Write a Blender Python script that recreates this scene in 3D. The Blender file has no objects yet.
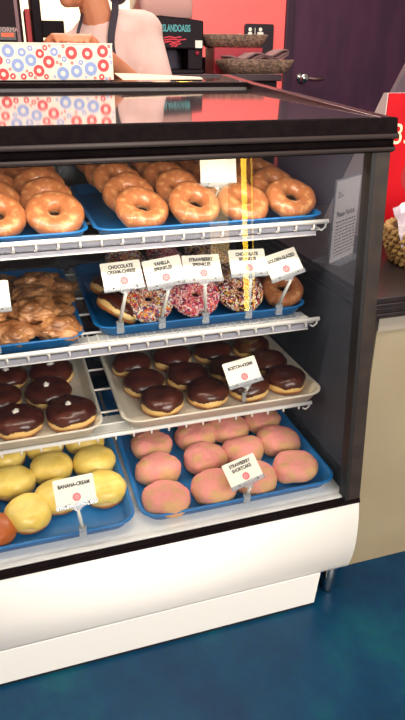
import bpy, bmesh, math, random
from mathutils import Vector, Matrix, noise
R = math.radians
PI = math.pi
rnd = random.Random(7)
scene = bpy.context.scene
COL = scene.collection

# ------------------------------------------------------------------ materials
def lin(c):
    return c / 12.92 if c <= 0.04045 else ((c + 0.055) / 1.055) ** 2.4
def rgb(r, g, b):
    return (lin(r / 255), lin(g / 255), lin(b / 255), 1.0)

def mat(name, c, rough=.5, metal=0., spec=.5, c2=None, scale=20., detail=4., lo=.4, hi=.6,
        bump=0., bscale=40., emit=None, estr=0., coat=0., sss=0., stretch=None, croughness=.1):
    m = bpy.data.materials.new(name)
    m.use_nodes = True
    nt = m.node_tree
    b = nt.nodes['Principled BSDF']
    b.inputs['Base Color'].default_value = rgb(*c)
    b.inputs['Roughness'].default_value = rough
    b.inputs['Metallic'].default_value = metal
    b.inputs['Specular IOR Level'].default_value = spec
    if coat:
        b.inputs['Coat Weight'].default_value = coat
        b.inputs['Coat Roughness'].default_value = croughness
    if sss:
        b.inputs['Subsurface Weight'].default_value = sss
        b.inputs['Subsurface Radius'].default_value = (.01, .005, .003)
    if emit:
        b.inputs['Emission Color'].default_value = rgb(*emit)
        b.inputs['Emission Strength'].default_value = estr
    tc = None
    if c2 or bump:
        tc = nt.nodes.new('ShaderNodeTexCoord')
        src = tc.outputs['Object']
        if stretch:
            mp = nt.nodes.new('ShaderNodeMapping')
            mp.inputs['Scale'].default_value = stretch
            nt.links.new(src, mp.inputs['Vector'])
            src = mp.outputs['Vector']
    if c2:
        n = nt.nodes.new('ShaderNodeTexNoise')
        n.inputs['Scale'].default_value = scale
        n.inputs['Detail'].default_value = detail
        r = nt.nodes.new('ShaderNodeValToRGB')
        r.color_ramp.elements[0].position = lo
        r.color_ramp.elements[1].position = hi
        r.color_ramp.elements[0].color = rgb(*c)
        r.color_ramp.elements[1].color = rgb(*c2)
        nt.links.new(src, n.inputs['Vector'])
        nt.links.new(n.outputs['Fac'], r.inputs['Fac'])
        nt.links.new(r.outputs['Color'], b.inputs['Base Color'])
    if bump:
        n2 = nt.nodes.new('ShaderNodeTexNoise')
        n2.inputs['Scale'].default_value = bscale
        n2.inputs['Detail'].default_value = 5
        bp = nt.nodes.new('ShaderNodeBump')
        bp.inputs['Strength'].default_value = bump
        bp.inputs['Distance'].default_value = .004
        nt.links.new(src, n2.inputs['Vector'])
        nt.links.new(n2.outputs['Fac'], bp.inputs['Height'])
        nt.links.new(bp.outputs['Normal'], b.inputs['Normal'])
    return m

def glass_mat(name, tint, ior=1.45, rough=.0, haze=None, hazefac=0.):
    """thin sheet: tinted transparency plus a fresnel reflection"""
    m = bpy.data.materials.new(name)
    m.use_nodes = True
    nt = m.node_tree
    nt.nodes.clear()
    out = nt.nodes.new('ShaderNodeOutputMaterial')
    tr = nt.nodes.new('ShaderNodeBsdfTransparent')
    tr.inputs['Color'].default_value = rgb(*tint)
    gl = nt.nodes.new('ShaderNodeBsdfGlossy')
    gl.inputs['Roughness'].default_value = rough
    fr = nt.nodes.new('ShaderNodeFresnel')
    fr.inputs['IOR'].default_value = ior
    mx = nt.nodes.new('ShaderNodeMixShader')
    nt.links.new(fr.outputs[0], mx.inputs[0])
    nt.links.new(tr.outputs[0], mx.inputs[1])
    nt.links.new(gl.outputs[0], mx.inputs[2])
    last = mx
    if haze:
        df = nt.nodes.new('ShaderNodeBsdfDiffuse')
        df.inputs['Color'].default_value = rgb(*haze)
        m2 = nt.nodes.new('ShaderNodeMixShader')
        m2.inputs[0].default_value = hazefac
        nt.links.new(mx.outputs[0], m2.inputs[1])
        nt.links.new(df.outputs[0], m2.inputs[2])
        last = m2
    nt.links.new(last.outputs[0], out.inputs['Surface'])
    return m

def dough_mat(name, edge, pale, top, band=(.28, .38, .52, .62), rough=.5, bump=.15, coat=0., mott=None, top2=None):
    """fried dough: brown underside, pale belt, coloured top, following the height of the body"""
    m = mat(name, edge, rough=rough, bump=bump, bscale=90, coat=coat)
    nt = m.node_tree
    b = nt.nodes['Principled BSDF']
    tc = nt.nodes.new('ShaderNodeTexCoord')
    sp = nt.nodes.new('ShaderNodeSeparateXYZ')
    nt.links.new(tc.outputs['Generated'], sp.inputs[0])
    n = nt.nodes.new('ShaderNodeTexNoise')
    n.inputs['Scale'].default_value = 35
    nt.links.new(tc.outputs['Object'], n.inputs['Vector'])
    ad = nt.nodes.new('ShaderNodeMath'); ad.operation = 'MULTIPLY_ADD'
    ad.inputs[1].default_value = .25
    nt.links.new(n.outputs['Fac'], ad.inputs[0])
    nt.links.new(sp.outputs['Z'], ad.inputs[2])
    sb = nt.nodes.new('ShaderNodeMath'); sb.operation = 'SUBTRACT'
    sb.inputs[1].default_value = .125
    nt.links.new(ad.outputs[0], sb.inputs[0])
    r = nt.nodes.new('ShaderNodeValToRGB')
    e = r.color_ramp.elements
    e[0].position = band[0]; e[0].color = rgb(*edge)
    e[1].position = band[3]; e[1].color = rgb(*top)
    x = e.new(band[1]); x.color = rgb(*pale)
    x = e.new(band[2]); x.color = rgb(*pale)
    nt.links.new(sb.outputs[0], r.inputs['Fac'])
    colout = r.outputs['Color']
    if mott:
        n3 = nt.nodes.new('ShaderNodeTexNoise'); n3.inputs['Scale'].default_value = mott[1]; n3.inputs['Detail'].default_value = 6
        nt.links.new(tc.outputs['Object'], n3.inputs['Vector'])
        r3 = nt.nodes.new('ShaderNodeValToRGB')
        r3.color_ramp.elements[0].position = mott[2]; r3.color_ramp.elements[1].position = mott[3]
        r3.color_ramp.elements[0].color = (0, 0, 0, 1); r3.color_ramp.elements[1].color = (1, 1, 1, 1)
        nt.links.new(n3.outputs['Fac'], r3.inputs['Fac'])
        mx = nt.nodes.new('ShaderNodeMix'); mx.data_type = 'RGBA'
        nt.links.new(r3.outputs['Color'], mx.inputs[0])
        nt.links.new(colout, mx.inputs[6])
        mx.inputs[7].default_value = rgb(*mott[0])
        colout = mx.outputs[2]
    nt.links.new(colout, b.inputs['Base Color'])
    return m

M = {}
M['white'] = mat('white_enamel', (252, 247, 240), .28, spec=.5, bump=.01, bscale=8)
M['kick'] = mat('kick_enamel', (248, 244, 238), .3, bump=.01, bscale=8)
M['deck'] = mat('deck_white', (240, 240, 236), .35)
M['black'] = mat('black_trim', (17, 11, 13),   .6, spec=.02, c2=(22, 15, 16), scale=60)
M['bronze'] = mat('dark_bronze', (44, 36, 34), .45, spec=.3, c2=(52, 43, 39), scale=30)
M['ridge'] = mat('painted_highlight_lip', (58, 48, 46), .5, spec=.3)  # lighter grey paints in the highlight along the trim lips
M['rubber'] = mat('black_rubber', (16, 15, 18), .6)
M['mirror'] = mat('dark_glossy_top', (205, 190, 192), .055, metal=.93, c2=(198, 184, 186), scale=3)
M['ledge'] = mat('grey_metal_lip', (58, 48, 46), .4)
M['inner'] = mat('dark_sliding_glass', (40, 30, 32), .12, c2=(52, 36, 34), scale=6, coat=.3)
M['chrome'] = mat('chrome', (205, 200, 195), .2, metal=1.)
M['wire'] = mat('white_coated_wire', (244, 242, 236), .35)
M['fascia'] = glass_mat('clear_shelf_strip', (220, 222, 228), 1.3, .25, (198, 198, 210), .62)
M['fglass'] = glass_mat('front_glass', (250, 250, 250), 1.42)
M['sglass'] = glass_mat('side_glass', (170, 172, 184), 1.06, .02, (118, 126, 144), .30)  # grey-blue haze mixed in to imitate light and reflection in the end glass
M['blue'] = mat('blue_tray_plastic', (12, 104, 172), .34, c2=(16, 112, 180), scale=12, bump=.04, bscale=200)
M['beige'] = mat('beige_tray_plastic', (222, 214, 196), .35, c2=(212, 204, 184), scale=14)
M['floor'] = None
M['clear'] = glass_mat('clear_plastic', (235, 238, 240), 1.5, .05, (236, 240, 244), .22)
M['card'] = mat('white_card', (246, 242, 226), .45)
M['ink'] = mat('black_ink', (40, 36, 34), .6)
M['logo'] = mat('pink_print', (238, 92, 100), .5)
M['logow'] = mat('pale_print', (250, 200, 200), .5)

M['glaze'] = dough_mat('glazed_dough', (126, 70, 38), (186, 132, 84), (166, 102, 62), (.10, .24, .34, .5), .3, .6, .25, ((204, 150, 100), 55, .5, .68))
M['choc'] = mat('chocolate_icing', (84, 38, 24), .3, c2=(66, 26, 16), scale=28, bump=.12, bscale=45, coat=.12)
M['dough'] = dough_mat('shell_dough', (178, 104, 44), (238, 196, 122), (190, 116, 54), (.16, .3, .52, .66), .55, .2)
M['pinkd'] = dough_mat('pink_sugared_dough', (200, 134, 88), (222, 164, 124), (226, 146, 136), (.02, .12, .26, .42), .8, .7, 0., ((206, 160, 110), 24, .42, .62))
M['yellow'] = mat('yellow_icing', (238, 210, 112), .36, c2=(224, 192, 86), scale=24, bump=.10, bscale=30, coat=.08)
M['brownglz'] = dough_mat('caramel_dough', (150, 78, 30), (190, 106, 44), (176, 88, 32), (.1, .24, .34, .5), .35, .2, .3)
M['fritter'] = mat('fritter_crust', (126, 78, 44), .28, c2=(196, 140, 90), scale=30, bump=.5, bscale=70, coat=.35, lo=.35, hi=.66)
M['cream'] = mat('white_cream', (246, 240, 226), .5)
M['pinkice'] = mat('pink_icing', (196, 96, 112), .4)
M['whiteice'] = mat('white_icing', (206, 170, 150), .4)

def attr_mat(name):
    m = mat(name, (200, 200, 200), .4)
    nt = m.node_tree
    a = nt.nodes.new('ShaderNodeVertexColor'); a.layer_name = 'col'
    nt.links.new(a.outputs['Color'], nt.nodes['Principled BSDF'].inputs['Base Color'])
    return m
M['sprinkle'] = attr_mat('sugar_sprinkles')

# ------------------------------------------------------------------ mesh helpers
def newbm(): return bmesh.new()

def link(name, bm, mats, parent=None, smooth=False, loc=None, rot=None, bevel=0., seg=2):
    me = bpy.data.meshes.new(name)
    bmesh.ops.recalc_face_normals(bm, faces=bm.faces)
    bm.to_mesh(me); bm.free()
    if not isinstance(mats, (list, tuple)): mats = [mats]
    for m in mats: me.materials.append(m)
    if smooth:
        for p in me.polygons: p.use_smooth = (len(p.vertices) <= 4)
    o = bpy.data.objects.new(name, me)
    COL.objects.link(o)
    if parent: o.parent = parent
    if loc: o.location = loc
    if rot: o.rotation_euler = rot
    if bevel:
        md = o.modifiers.new('edge', 'BEVEL'); md.width = bevel; md.segments = seg; md.limit_method = 'ANGLE'; md.angle_limit = R(40)
        md.harden_normals = False
    return o

def tag(o, label, cat, group=None):
    o['label'] = label; o['category'] = cat
    if group: o['group'] = group
    return o
def thing(name, label, cat, loc=(0, 0, 0), rot=(0, 0, 0), group=None):
    o = bpy.data.objects.new(name, None); COL.objects.link(o)
    o.empty_display_size = .05
    o.location = loc; o.rotation_euler = rot
    return tag(o, label, cat, group)
def dup(root, loc, rot, label, scale=None, group=None):
    r = root.copy(); COL.objects.link(r); r.location = loc; r.rotation_euler = rot
    if scale: r.scale = scale
    r['label'] = label
    if group: r['group'] = group
    for ch in list(root.children):
        c = ch.copy(); COL.objects.link(c); c.parent = r
        for g in list(ch.children):
            d = g.copy(); COL.objects.link(d); d.parent = c
    return r

def box(bm, x0, x1, y0, y1, z0, z1, mi=0, mtx=None):
    vs = [bm.verts.new((x, y, z)) for z in (z0, z1) for y in (y0, y1) for x in (x0, x1)]
    if mtx:
        for v in vs: v.co = mtx @ v.co
    for f in ((0, 1, 3, 2), (4, 6, 7, 5), (0, 4, 5, 1), (2, 3, 7, 6), (0, 2, 6, 4), (1, 5, 7, 3)):
        fc = bm.faces.new([vs[i] for i in f]); fc.material_index = mi
    return vs

def prism(bm, prof, x0, x1, mi=0, axis='X'):
    """closed profile swept along an axis; prof is (u, v)"""
    def P(a, u, v):
        return {'X': (a, u, v), 'Y': (u, a, v), 'Z': (u, v, a)}[axis]
    A = [bm.verts.new(P(x0, *p)) for p in prof]; B = [bm.verts.new(P(x1, *p)) for p in prof]
    n = len(prof)
    fs = [bm.faces.new([A[i], A[(i + 1) % n], B[(i + 1) % n], B[i]]) for i in range(n)]
    fs.append(bm.faces.new(A)); fs.append(bm.faces.new(B[::-1]))
    for f in fs: f.material_index = mi
    return fs

def tube(bm, pts, r, seg=8, mi=0, cap=True, radii=None):
    pts = [Vector(p) for p in pts]
    rings = []
    up = None
    for i, p in enumerate(pts):
        d = (pts[min(i + 1, len(pts) - 1)] - pts[max(i - 1, 0)]).normalized()
        if up is None:
            up = Vector((0, 0, 1)) if abs(d.z) < .9 else Vector((1, 0, 0))
        s = d.cross(up).normalized(); t = s.cross(d).normalized(); up = t
        rr = radii[i] if radii else r
        rings.append([bm.verts.new(p + s * math.cos(a) * rr + t * math.sin(a) * rr) for a in [2 * PI * k / seg for k in range(seg)]])
    for a, b in zip(rings, rings[1:]):
        for k in range(seg):
            f = bm.faces.new([a[k], a[(k + 1) % seg], b[(k + 1) % seg], b[k]]); f.material_index = mi
    if cap:
        for q in (rings[0][::-1], rings[-1]):
            f = bm.faces.new(q); f.material_index = mi

def lathe(bm, prof, seg=32, mi=0, sx=1., sy=1., c=(0, 0, 0), closed=False):
    """prof = (r, z) list; r == 0 ends are poles"""
    rows = []
    for (r, z) in prof:
        if r < 1e-6: rows.append([bm.verts.new((c[0], c[1], c[2] + z))])
        else: rows.append([bm.verts.new((c[0] + r * math.cos(2 * PI * k / seg) * sx, c[1] + r * math.sin(2 * PI * k / seg) * sy, c[2] + z)) for k in range(seg)])
    pairs = list(zip(rows, rows[1:]))
    if closed: pairs.append((rows[-1], rows[0]))
    for a, b in pairs:
        for k in range(seg):
            k2 = (k + 1) % seg
            if len(a) == 1 and len(b) == 1: continue
            if len(a) == 1: f = bm.faces.new([a[0], b[k2], b[k]])
            elif len(b) == 1: f = bm.faces.new([a[k], a[k2], b[0]])
            else: f = bm.faces.new([a[k], a[k2], b[k2], b[k]])
            f.material_index = mi
    return [v for r_ in rows for v in r_]

def rrect(w, d, r, n=6):
    """rounded rectangle loop centred on the origin"""
    out = []
    for cx, cy, a0 in ((w / 2 - r, d / 2 - r, 0), (-w / 2 + r, d / 2 - r, 90), (-w / 2 + r, -d / 2 + r, 180), (w / 2 - r, -d / 2 + r, 270)):
        for k in range(n + 1):
            a = R(a0 + 90 * k / n)
            out.append((cx + r * math.cos(a), cy + r * math.sin(a)))
    return out

def loft(bm, loops, mi=0, capa=True, capb=True):
    rows = [[bm.verts.new(p) for p in l] for l in loops]
    n = len(rows[0])
    for a, b in zip(rows, rows[1:]):
        for k in range(n):
            f = bm.faces.new([a[k], a[(k + 1) % n], b[(k + 1) % n], b[k]]); f.material_index = mi
    if capa: bm.faces.new(rows[0][::-1]).material_index = mi
    if capb: bm.faces.new(rows[-1]).material_index = mi

def text_into(bm, body, size, mtx, mi=0, ext=.0003, align='CENTER', sx=1., bold=0.):
    cu = bpy.data.curves.new('lettering', 'FONT')
    cu.body = body; cu.size = size; cu.align_x = align; cu.align_y = 'CENTER'; cu.extrude = ext; cu.offset = bold; cu.resolution_u = 3
    o = bpy.data.objects.new('lettering', cu); COL.objects.link(o)
    dg = bpy.context.evaluated_depsgraph_get()
    me = bpy.data.meshes.new_from_object(o.evaluated_get(dg))
    n0 = len(bm.verts); f0 = len(bm.faces)
    bm.from_mesh(me)
    bm.verts.ensure_lookup_table(); bm.faces.ensure_lookup_table()
    S = Matrix.Diagonal((sx, 1, 1, 1))
    for v in bm.verts[n0:]: v.co = mtx @ (S @ v.co)
    for f in bm.faces[f0:]: f.material_index = mi
    bpy.data.objects.remove(o); bpy.data.curves.remove(cu); bpy.data.meshes.remove(me)

def disc(bm, r0, r1, mtx, mi=0, seg=24):
    a = [bm.verts.new(mtx @ Vector((math.cos(2 * PI * k / seg) * r1, math.sin(2 * PI * k / seg) * r1, 0))) for k in range(seg)]
    if r0 <= 0:
        bm.faces.new(a).material_index = mi
        return
    b = [bm.verts.new(mtx @ Vector((math.cos(2 * PI * k / seg) * r0, math.sin(2 * PI * k / seg) * r0, 0))) for k in range(seg)]
    for k in range(seg):
        bm.faces.new([a[k], a[(k + 1) % seg], b[(k + 1) % seg], b[k]]).material_index = mi

def wobble(bm, amp, sc, seed, amp2=0, sc2=0):
    off = Vector((seed * 3.17, seed * 1.71, seed * .93))
    bm.normal_update()
    mv = []
    for v in bm.verts:
        d = noise.noise(v.co * sc + off) * amp
        if amp2: d += noise.noise(v.co * sc2 + off * 2) * amp2
        mv.append((v, v.normal * d))
    for v, d in mv: v.co += d

def ellip(bm, c, r, seg=16, rings=10, rot=None, mi=0):
    m = Matrix.Translation(Vector(c)) @ (rot.to_4x4() if rot else Matrix.Identity(4)) @ Matrix.Diagonal((r[0], r[1], r[2], 1))
    res = bmesh.ops.create_uvsphere(bm, u_segments=seg, v_segments=rings, radius=1., matrix=m)
    for v in res['verts']:
        for f in v.link_faces: f.material_index = mi
def capsule(bm, a, b, ra, rb, seg=12):
    """tapered limb segment with rounded ends"""
    a = Vector(a); b = Vector(b)
    d = b - a; L = d.length
    q = d.to_track_quat('Z', 'Y').to_matrix().to_4x4()
    prof = [(0, -ra)] + [(ra * math.cos(t), ra * math.sin(t)) for t in (R(-60), R(-30), 0)] + [(rb * math.cos(t), L + rb * math.sin(t)) for t in (0, R(30), R(60))] + [(0, L + rb)]
    mt = Matrix.Translation(a) @ q
    for v in lathe(bm, prof, seg): v.co = mt @ v.co

# ------------------------------------------------------------------ the room
def floor_material():
    m = mat('painted_teal_floor', (0, 62, 96), .42, spec=.28)
    nt = m.node_tree; b = nt.nodes['Principled BSDF']
    tc = nt.nodes.new('ShaderNodeTexCoord')
    n1 = nt.nodes.new('ShaderNodeTexNoise'); n1.inputs['Scale'].default_value = 3.2; n1.inputs['Detail'].default_value = 8; n1.inputs['Roughness'].default_value = .62
    n2 = nt.nodes.new('ShaderNodeTexNoise'); n2.inputs['Scale'].default_value = 55; n2.inputs['Detail'].default_value = 5
    r1 = nt.nodes.new('ShaderNodeValToRGB')
    e = r1.color_ramp.elements
    e[0].position = .3; e[0].color = rgb(0, 38, 68)
    e[1].position = .72; e[1].color = rgb(2, 82, 92)
    x = e.new(.52); x.color = rgb(0, 56, 86)
    mx = nt.nodes.new('ShaderNodeMix'); mx.data_type = 'RGBA'; mx.blend_type = 'MULTIPLY'; mx.inputs[0].default_value = .35
    nt.links.new(tc.outputs['Object'], n1.inputs['Vector']); nt.links.new(tc.outputs['Object'], n2.inputs['Vector'])
    nt.links.new(n1.outputs['Fac'], r1.inputs['Fac'])
    nt.links.new(r1.outputs['Color'], mx.inputs[6]); nt.links.new(n2.outputs['Color'], mx.inputs[7])
    nt.links.new(mx.outputs[2], b.inputs['Base Color'])
    bp = nt.nodes.new('ShaderNodeBump'); bp.inputs['Strength'].default_value = .12; bp.inputs['Distance'].default_value = .01
    nt.links.new(n2.outputs['Fac'], bp.inputs['Height']); nt.links.new(bp.outputs['Normal'], b.inputs['Normal'])
    return m
bm = newbm(); box(bm, -4, 4.5, -5, 3.6, -.06, 0)
fl = link('floor', bm, floor_material()); fl['kind'] = 'structure'
M['coral'] = mat('coral_wall_paint', (255, 112, 108), .6, c2=(252, 106, 103), scale=2, bump=.03, bscale=120)
bm = newbm(); box(bm, -4, 1.36, 3.5, 3.6, 0, 2.9); box(bm, 1.36, 2.42, 3.5, 3.6, 2.25, 2.9); box(bm, 2.42, 4.5, 3.5, 3.6, 0, 2.9)
wb = link('wall_back', bm, M['coral']); wb['kind'] = 'structure'
M['door'] = mat('dark_plum_door', (72, 30, 60), .55, c2=(60, 23, 53), scale=9, stretch=(1, 1, .25), bump=.06, bscale=200)
M['doorf'] = mat('dark_plum_frame', (50, 20, 44), .5)
bm = newbm(); box(bm, 1.36, 2.42, 3.50, 3.55, 0.005, 2.25)
dr = link('door_1', bm, M['door'], bevel=.003); dr['kind'] = 'structure'
bm = newbm()
for a in (1.30, 2.42): box(bm, a, a + .06, 3.475, 3.56, 0, 2.31)
box(bm, 1.30, 2.48, 3.475, 3.56, 2.25, 2.31)
o = link('trim_1', bm, M['doorf'], bevel=.006); o['kind'] = 'structure'
# knob and latch plate on the door
bm = newbm()
lathe(bm, [(0, 0), (.036, 0), (.036, .006), (.014, .01), (.013, .035), (.028, .045), (.034, .06), (.028, .075), (0, .08)], 20)
bmesh.ops.rotate(bm, verts=bm.verts, cent=(0, 0, 0), matrix=Matrix.Rotation(R(90), 3, 'X'))
link('door_knob', bm, M['chrome'], dr, True, (1.45, 3.497, 1.235))
bm = newbm(); tube(bm, [(0, 0, 0), (.10, -.002, -.004), (.135, 0, -.004)], .011, 10)
link('door_lever', bm, mat('dull_brass', (110, 88, 84), .4, metal=.7), dr, True, (1.47, 3.44, 1.232))

# ------------------------------------------------------------------ the display case
XL = -1.17
case = thing('display_case', 'white and black refrigerated glass display case full of donuts on four shelves', 'display case', (-.58, .4, 0))
CP = Vector((-.58, .4, 0))
def cpart(name, bm, m, parent=None, **k):
    for v in bm.verts: v.co -= CP
    return link(name, bm, m, parent or case, **k)
GT = .0786                                           # how far the front glass leans back per metre
def gy(z): return .004 + (z - .37) * GT
# bumper: bulged white panel
pr = [(.0, .350)] + [(-.0115 + .0205 * max(0, (.245 - z) / .111) ** 2.0 + .0115 * max(0, (z - .245) / .105) ** 2.2, z) for z in [.346 - .0106 * k for k in range(21)]] + [(.03, .134), (.05, .16), (.05, .350)]
bm = newbm(); prism(bm, pr, XL, 0.0); cpart('front_bumper', bm, M['white'], smooth=True)
bm = newbm(); prism(bm, [(.0125, .131), (.06, .131), (.06, .1345), (.0125, .1345)], XL, -.004); cpart('seam_strip', bm, M['rubber'])
bm = newbm(); prism(bm, [(.0085, .1325), (.024, .010), (.04, .010), (.04, .1325)], XL + .08, -.078); cpart('kick_panel', bm, M['kick'], bevel=.0015)
bm = newbm(); box(bm, XL + .09, -.085, .027, .05, 0.0, .013); cpart('kick_gasket', bm, M['rubber'])
bm = newbm(); box(bm, XL + .02, -.005, .052, .98, .14, .352); box(bm, XL + .1, -.11, .12, .9, .02, .14); cpart('base_cabinet', bm, M['rubber'])
for (x, y) in ((-.018, .064), (XL + .04, .085), (-.036, .93), (XL + .04, .93)):
    bm = newbm(); lathe(bm, [(0, 0), (.011, 0), (.013, .006), (.017, .03), (.019, .05), (.019, .14), (0, .14)], 16, c=(x, y, 0)); cpart('leg', bm, M['chrome'], smooth=True)
# black sill between bumper and glass
bm = newbm(); prism(bm, [(-.003, .351), (-.003, .3555), (.0, .3565), (.0, .362), (.014, .363), (.014, .351)], XL, .002); cpart('sill_strip', bm, M['black'], bevel=.001)
# white interior deck with raised front step
bm = newbm(); prism(bm, [(.016, .352), (.016, .3645), (.028, .3645), (.031, .3605), (.75, .3605), (.75, .352)], XL + .02, -.0235); cpart('deck', bm, M['deck'], bevel=.001)
bm = newbm(); prism(bm, [(.03, .352), (.03, .40), (.76, .40), (.76, .352)], -.022, -.004); cpart('side_sill', bm, M['rubber'])
bm = newbm(); prism(bm, [(.03, .352), (.03, .40), (.76, .40), (.76, .352)], XL + .004, XL + .018); cpart('side_sill', bm, M['rubber'])
# front posts
def post(x0, x1):
    bm = newbm()
    for (a, b_, d0, d1) in ((x0, x1, .0, .028),):
        vs = []
        for z in (.352, 1.165):
            y = gy(z)
            vs += [bm.verts.new(p) for p in ((a, y - .002, z), (b_, y - .002, z), (b_, y + d1, z), (a, y + d1, z))]
        for i in range(4):
            bm.faces.new([vs[i], vs[(i + 1) % 4], vs[4 + (i + 1) % 4], vs[4 + i]])
        bm.faces.new(vs[:4]); bm.faces.new(vs[4:])
    return bm
cpart('front_post', post(-.031, .002), M['bronze'], bevel=.002)
cpart('front_post', post(XL, XL + .033), M['bronze'], bevel=.002)
cpart('post_gasket', post(-.039, -.0312), M['rubber'])
# rear posts
bm = newbm(); box(bm, -.03, .0, .765, .80, .352, 1.26); cpart('rear_post', bm, M['black'], bevel=.002)
bm = newbm(); box(bm, XL, XL + .03, .765, .80, .352, 1.26); cpart('rear_post', bm, M['black'], bevel=.002)
# glass
bm = newbm()
vs = [bm.verts.new(p) for p in ((XL + .034, gy(.37) + .006, .364), (-.04, gy(.37) + .006, .364), (-.04, gy(1.16) + .006, 1.16), (XL + .034, gy(1.16) + .006, 1.16))]
bm.faces.new(vs); cpart('front_glass', bm, M['fglass'])
for x in (-.012, XL + .012):
    bm = newbm()
    vs = [bm.verts.new(p) for p in ((x, .035, .40), (x, .765, .40), (x, .765, 1.215), (x, .095, 1.19))]
    bm.faces.new(vs); cpart('side_glass', bm, M['sglass'])
# black top trim along the front, with two lips coloured lighter as a painted highlight
pr = [(.082, 1.157), (.064, 1.157), (.058, 1.160), (.056, 1.168), (.062, 1.171), (.062, 1.181), (.050, 1.184), (.049, 1.192), (.054, 1.195), (.058, 1.2185), (.062, 1.2205), (.072, 1.2205), (.10, 1.19), (.082, 1.185)]
bm = newbm(); prism(bm, pr, XL - .004, .004); cpart('top_trim', bm, M['black'])
bm = newbm()
for (y, z, r) in ((.0505, 1.188, .0048), (.0585, 1.164, .0046)):
    tube(bm, [(XL - .004, y, z), (.004, y, z)], r, 10)
cpart('trim_lip', bm, M['ridge'], smooth=True)
# glossy dark top, side rails, rear ledge
bm = newbm(); prism(bm, [(.0725, 1.2185), (.772, 1.2505), (.772, 1.24), (.0725, 1.205)], XL + .012, -.02); cpart('top_panel', bm, M['mirror'])
M['rail'] = mat('side_rail_bronze', (74, 46, 50), .25, metal=.4)
for (x0, x1) in ((-.022, .006), (XL - .006, XL + .014)):
    bm = newbm(); prism(bm, [(.066, 1.2195), (.12, 1.2225), (.80, 1.2665), (1.03, 1.285), (1.03, 1.24), (.80, 1.22), (.11, 1.18), (.066, 1.18)], x0, x1); cpart('side_rail', bm, M['rail'], bevel=.0015)
bm = newbm(); prism(bm, [(.774, 1.240), (.774, 1.2535), (.776, 1.2535), (.776, 1.2655), (.80, 1.267), (1.03, 1.272), (1.03, 1.245), (.80, 1.235)], XL + .014, -.022); cpart('rear_ledge', bm, M['black'])
bm = newbm(); prism(bm, [(.835, 1.2655), (1.03, 1.2695), (1.03, 1.2727), (.835, 1.2685)], XL + .014, -.022); cpart('rear_top_panel', bm, M['mirror'])
bm = newbm(); prism(bm, [(.770, 1.2465), (.770, 1.2545), (.774, 1.2545), (.774, 1.2465)], XL + .014, -.022); cpart('ledge_lip', bm, M['ledge'])
# back: two sliding glass doors in tracks
bm = newbm(); box(bm, XL + .03, -.03, .80, .82, .352, .40); cpart('door_track', bm, M['black'])
bm = newbm(); box(bm, XL + .03, -.03, .775, .82, 1.16, 1.235); cpart('door_track', bm, M['black'])
for i, (x0, x1, y) in enumerate(((XL + .03, -.58, .782), (-.60, -.03, .795))):
    bm = newbm(); box(bm, x0, x1, y, y + .006, .38, 1.18); d = cpart('sliding_door', bm, M['inner'])
    bm = newbm(); box(bm, x0 + .02 if i == 0 else x1 - .05, x0 + .05 if i == 0 else x1 - .02, y + .006, y + .016, .75, .9); cpart('pull_handle', bm, M['chrome'], d)
    for v in d.children[0].data.vertices: pass
# lamp housing under the top trim
bm = newbm(); box(bm, XL + .05, -.05, .095, .135, 1.178, 1.198); cpart('lamp_housing', bm, M['deck'], bevel=.004)
bm = newbm(); tube(bm, [(XL + .08, .115, 1.168), (-.08, .115, 1.168)], .008, 12); cpart('lamp_tube', bm, mat('lit_tube', (255, 240, 214), emit=(255, 226, 186), estr=3.), smooth=True)

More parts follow.
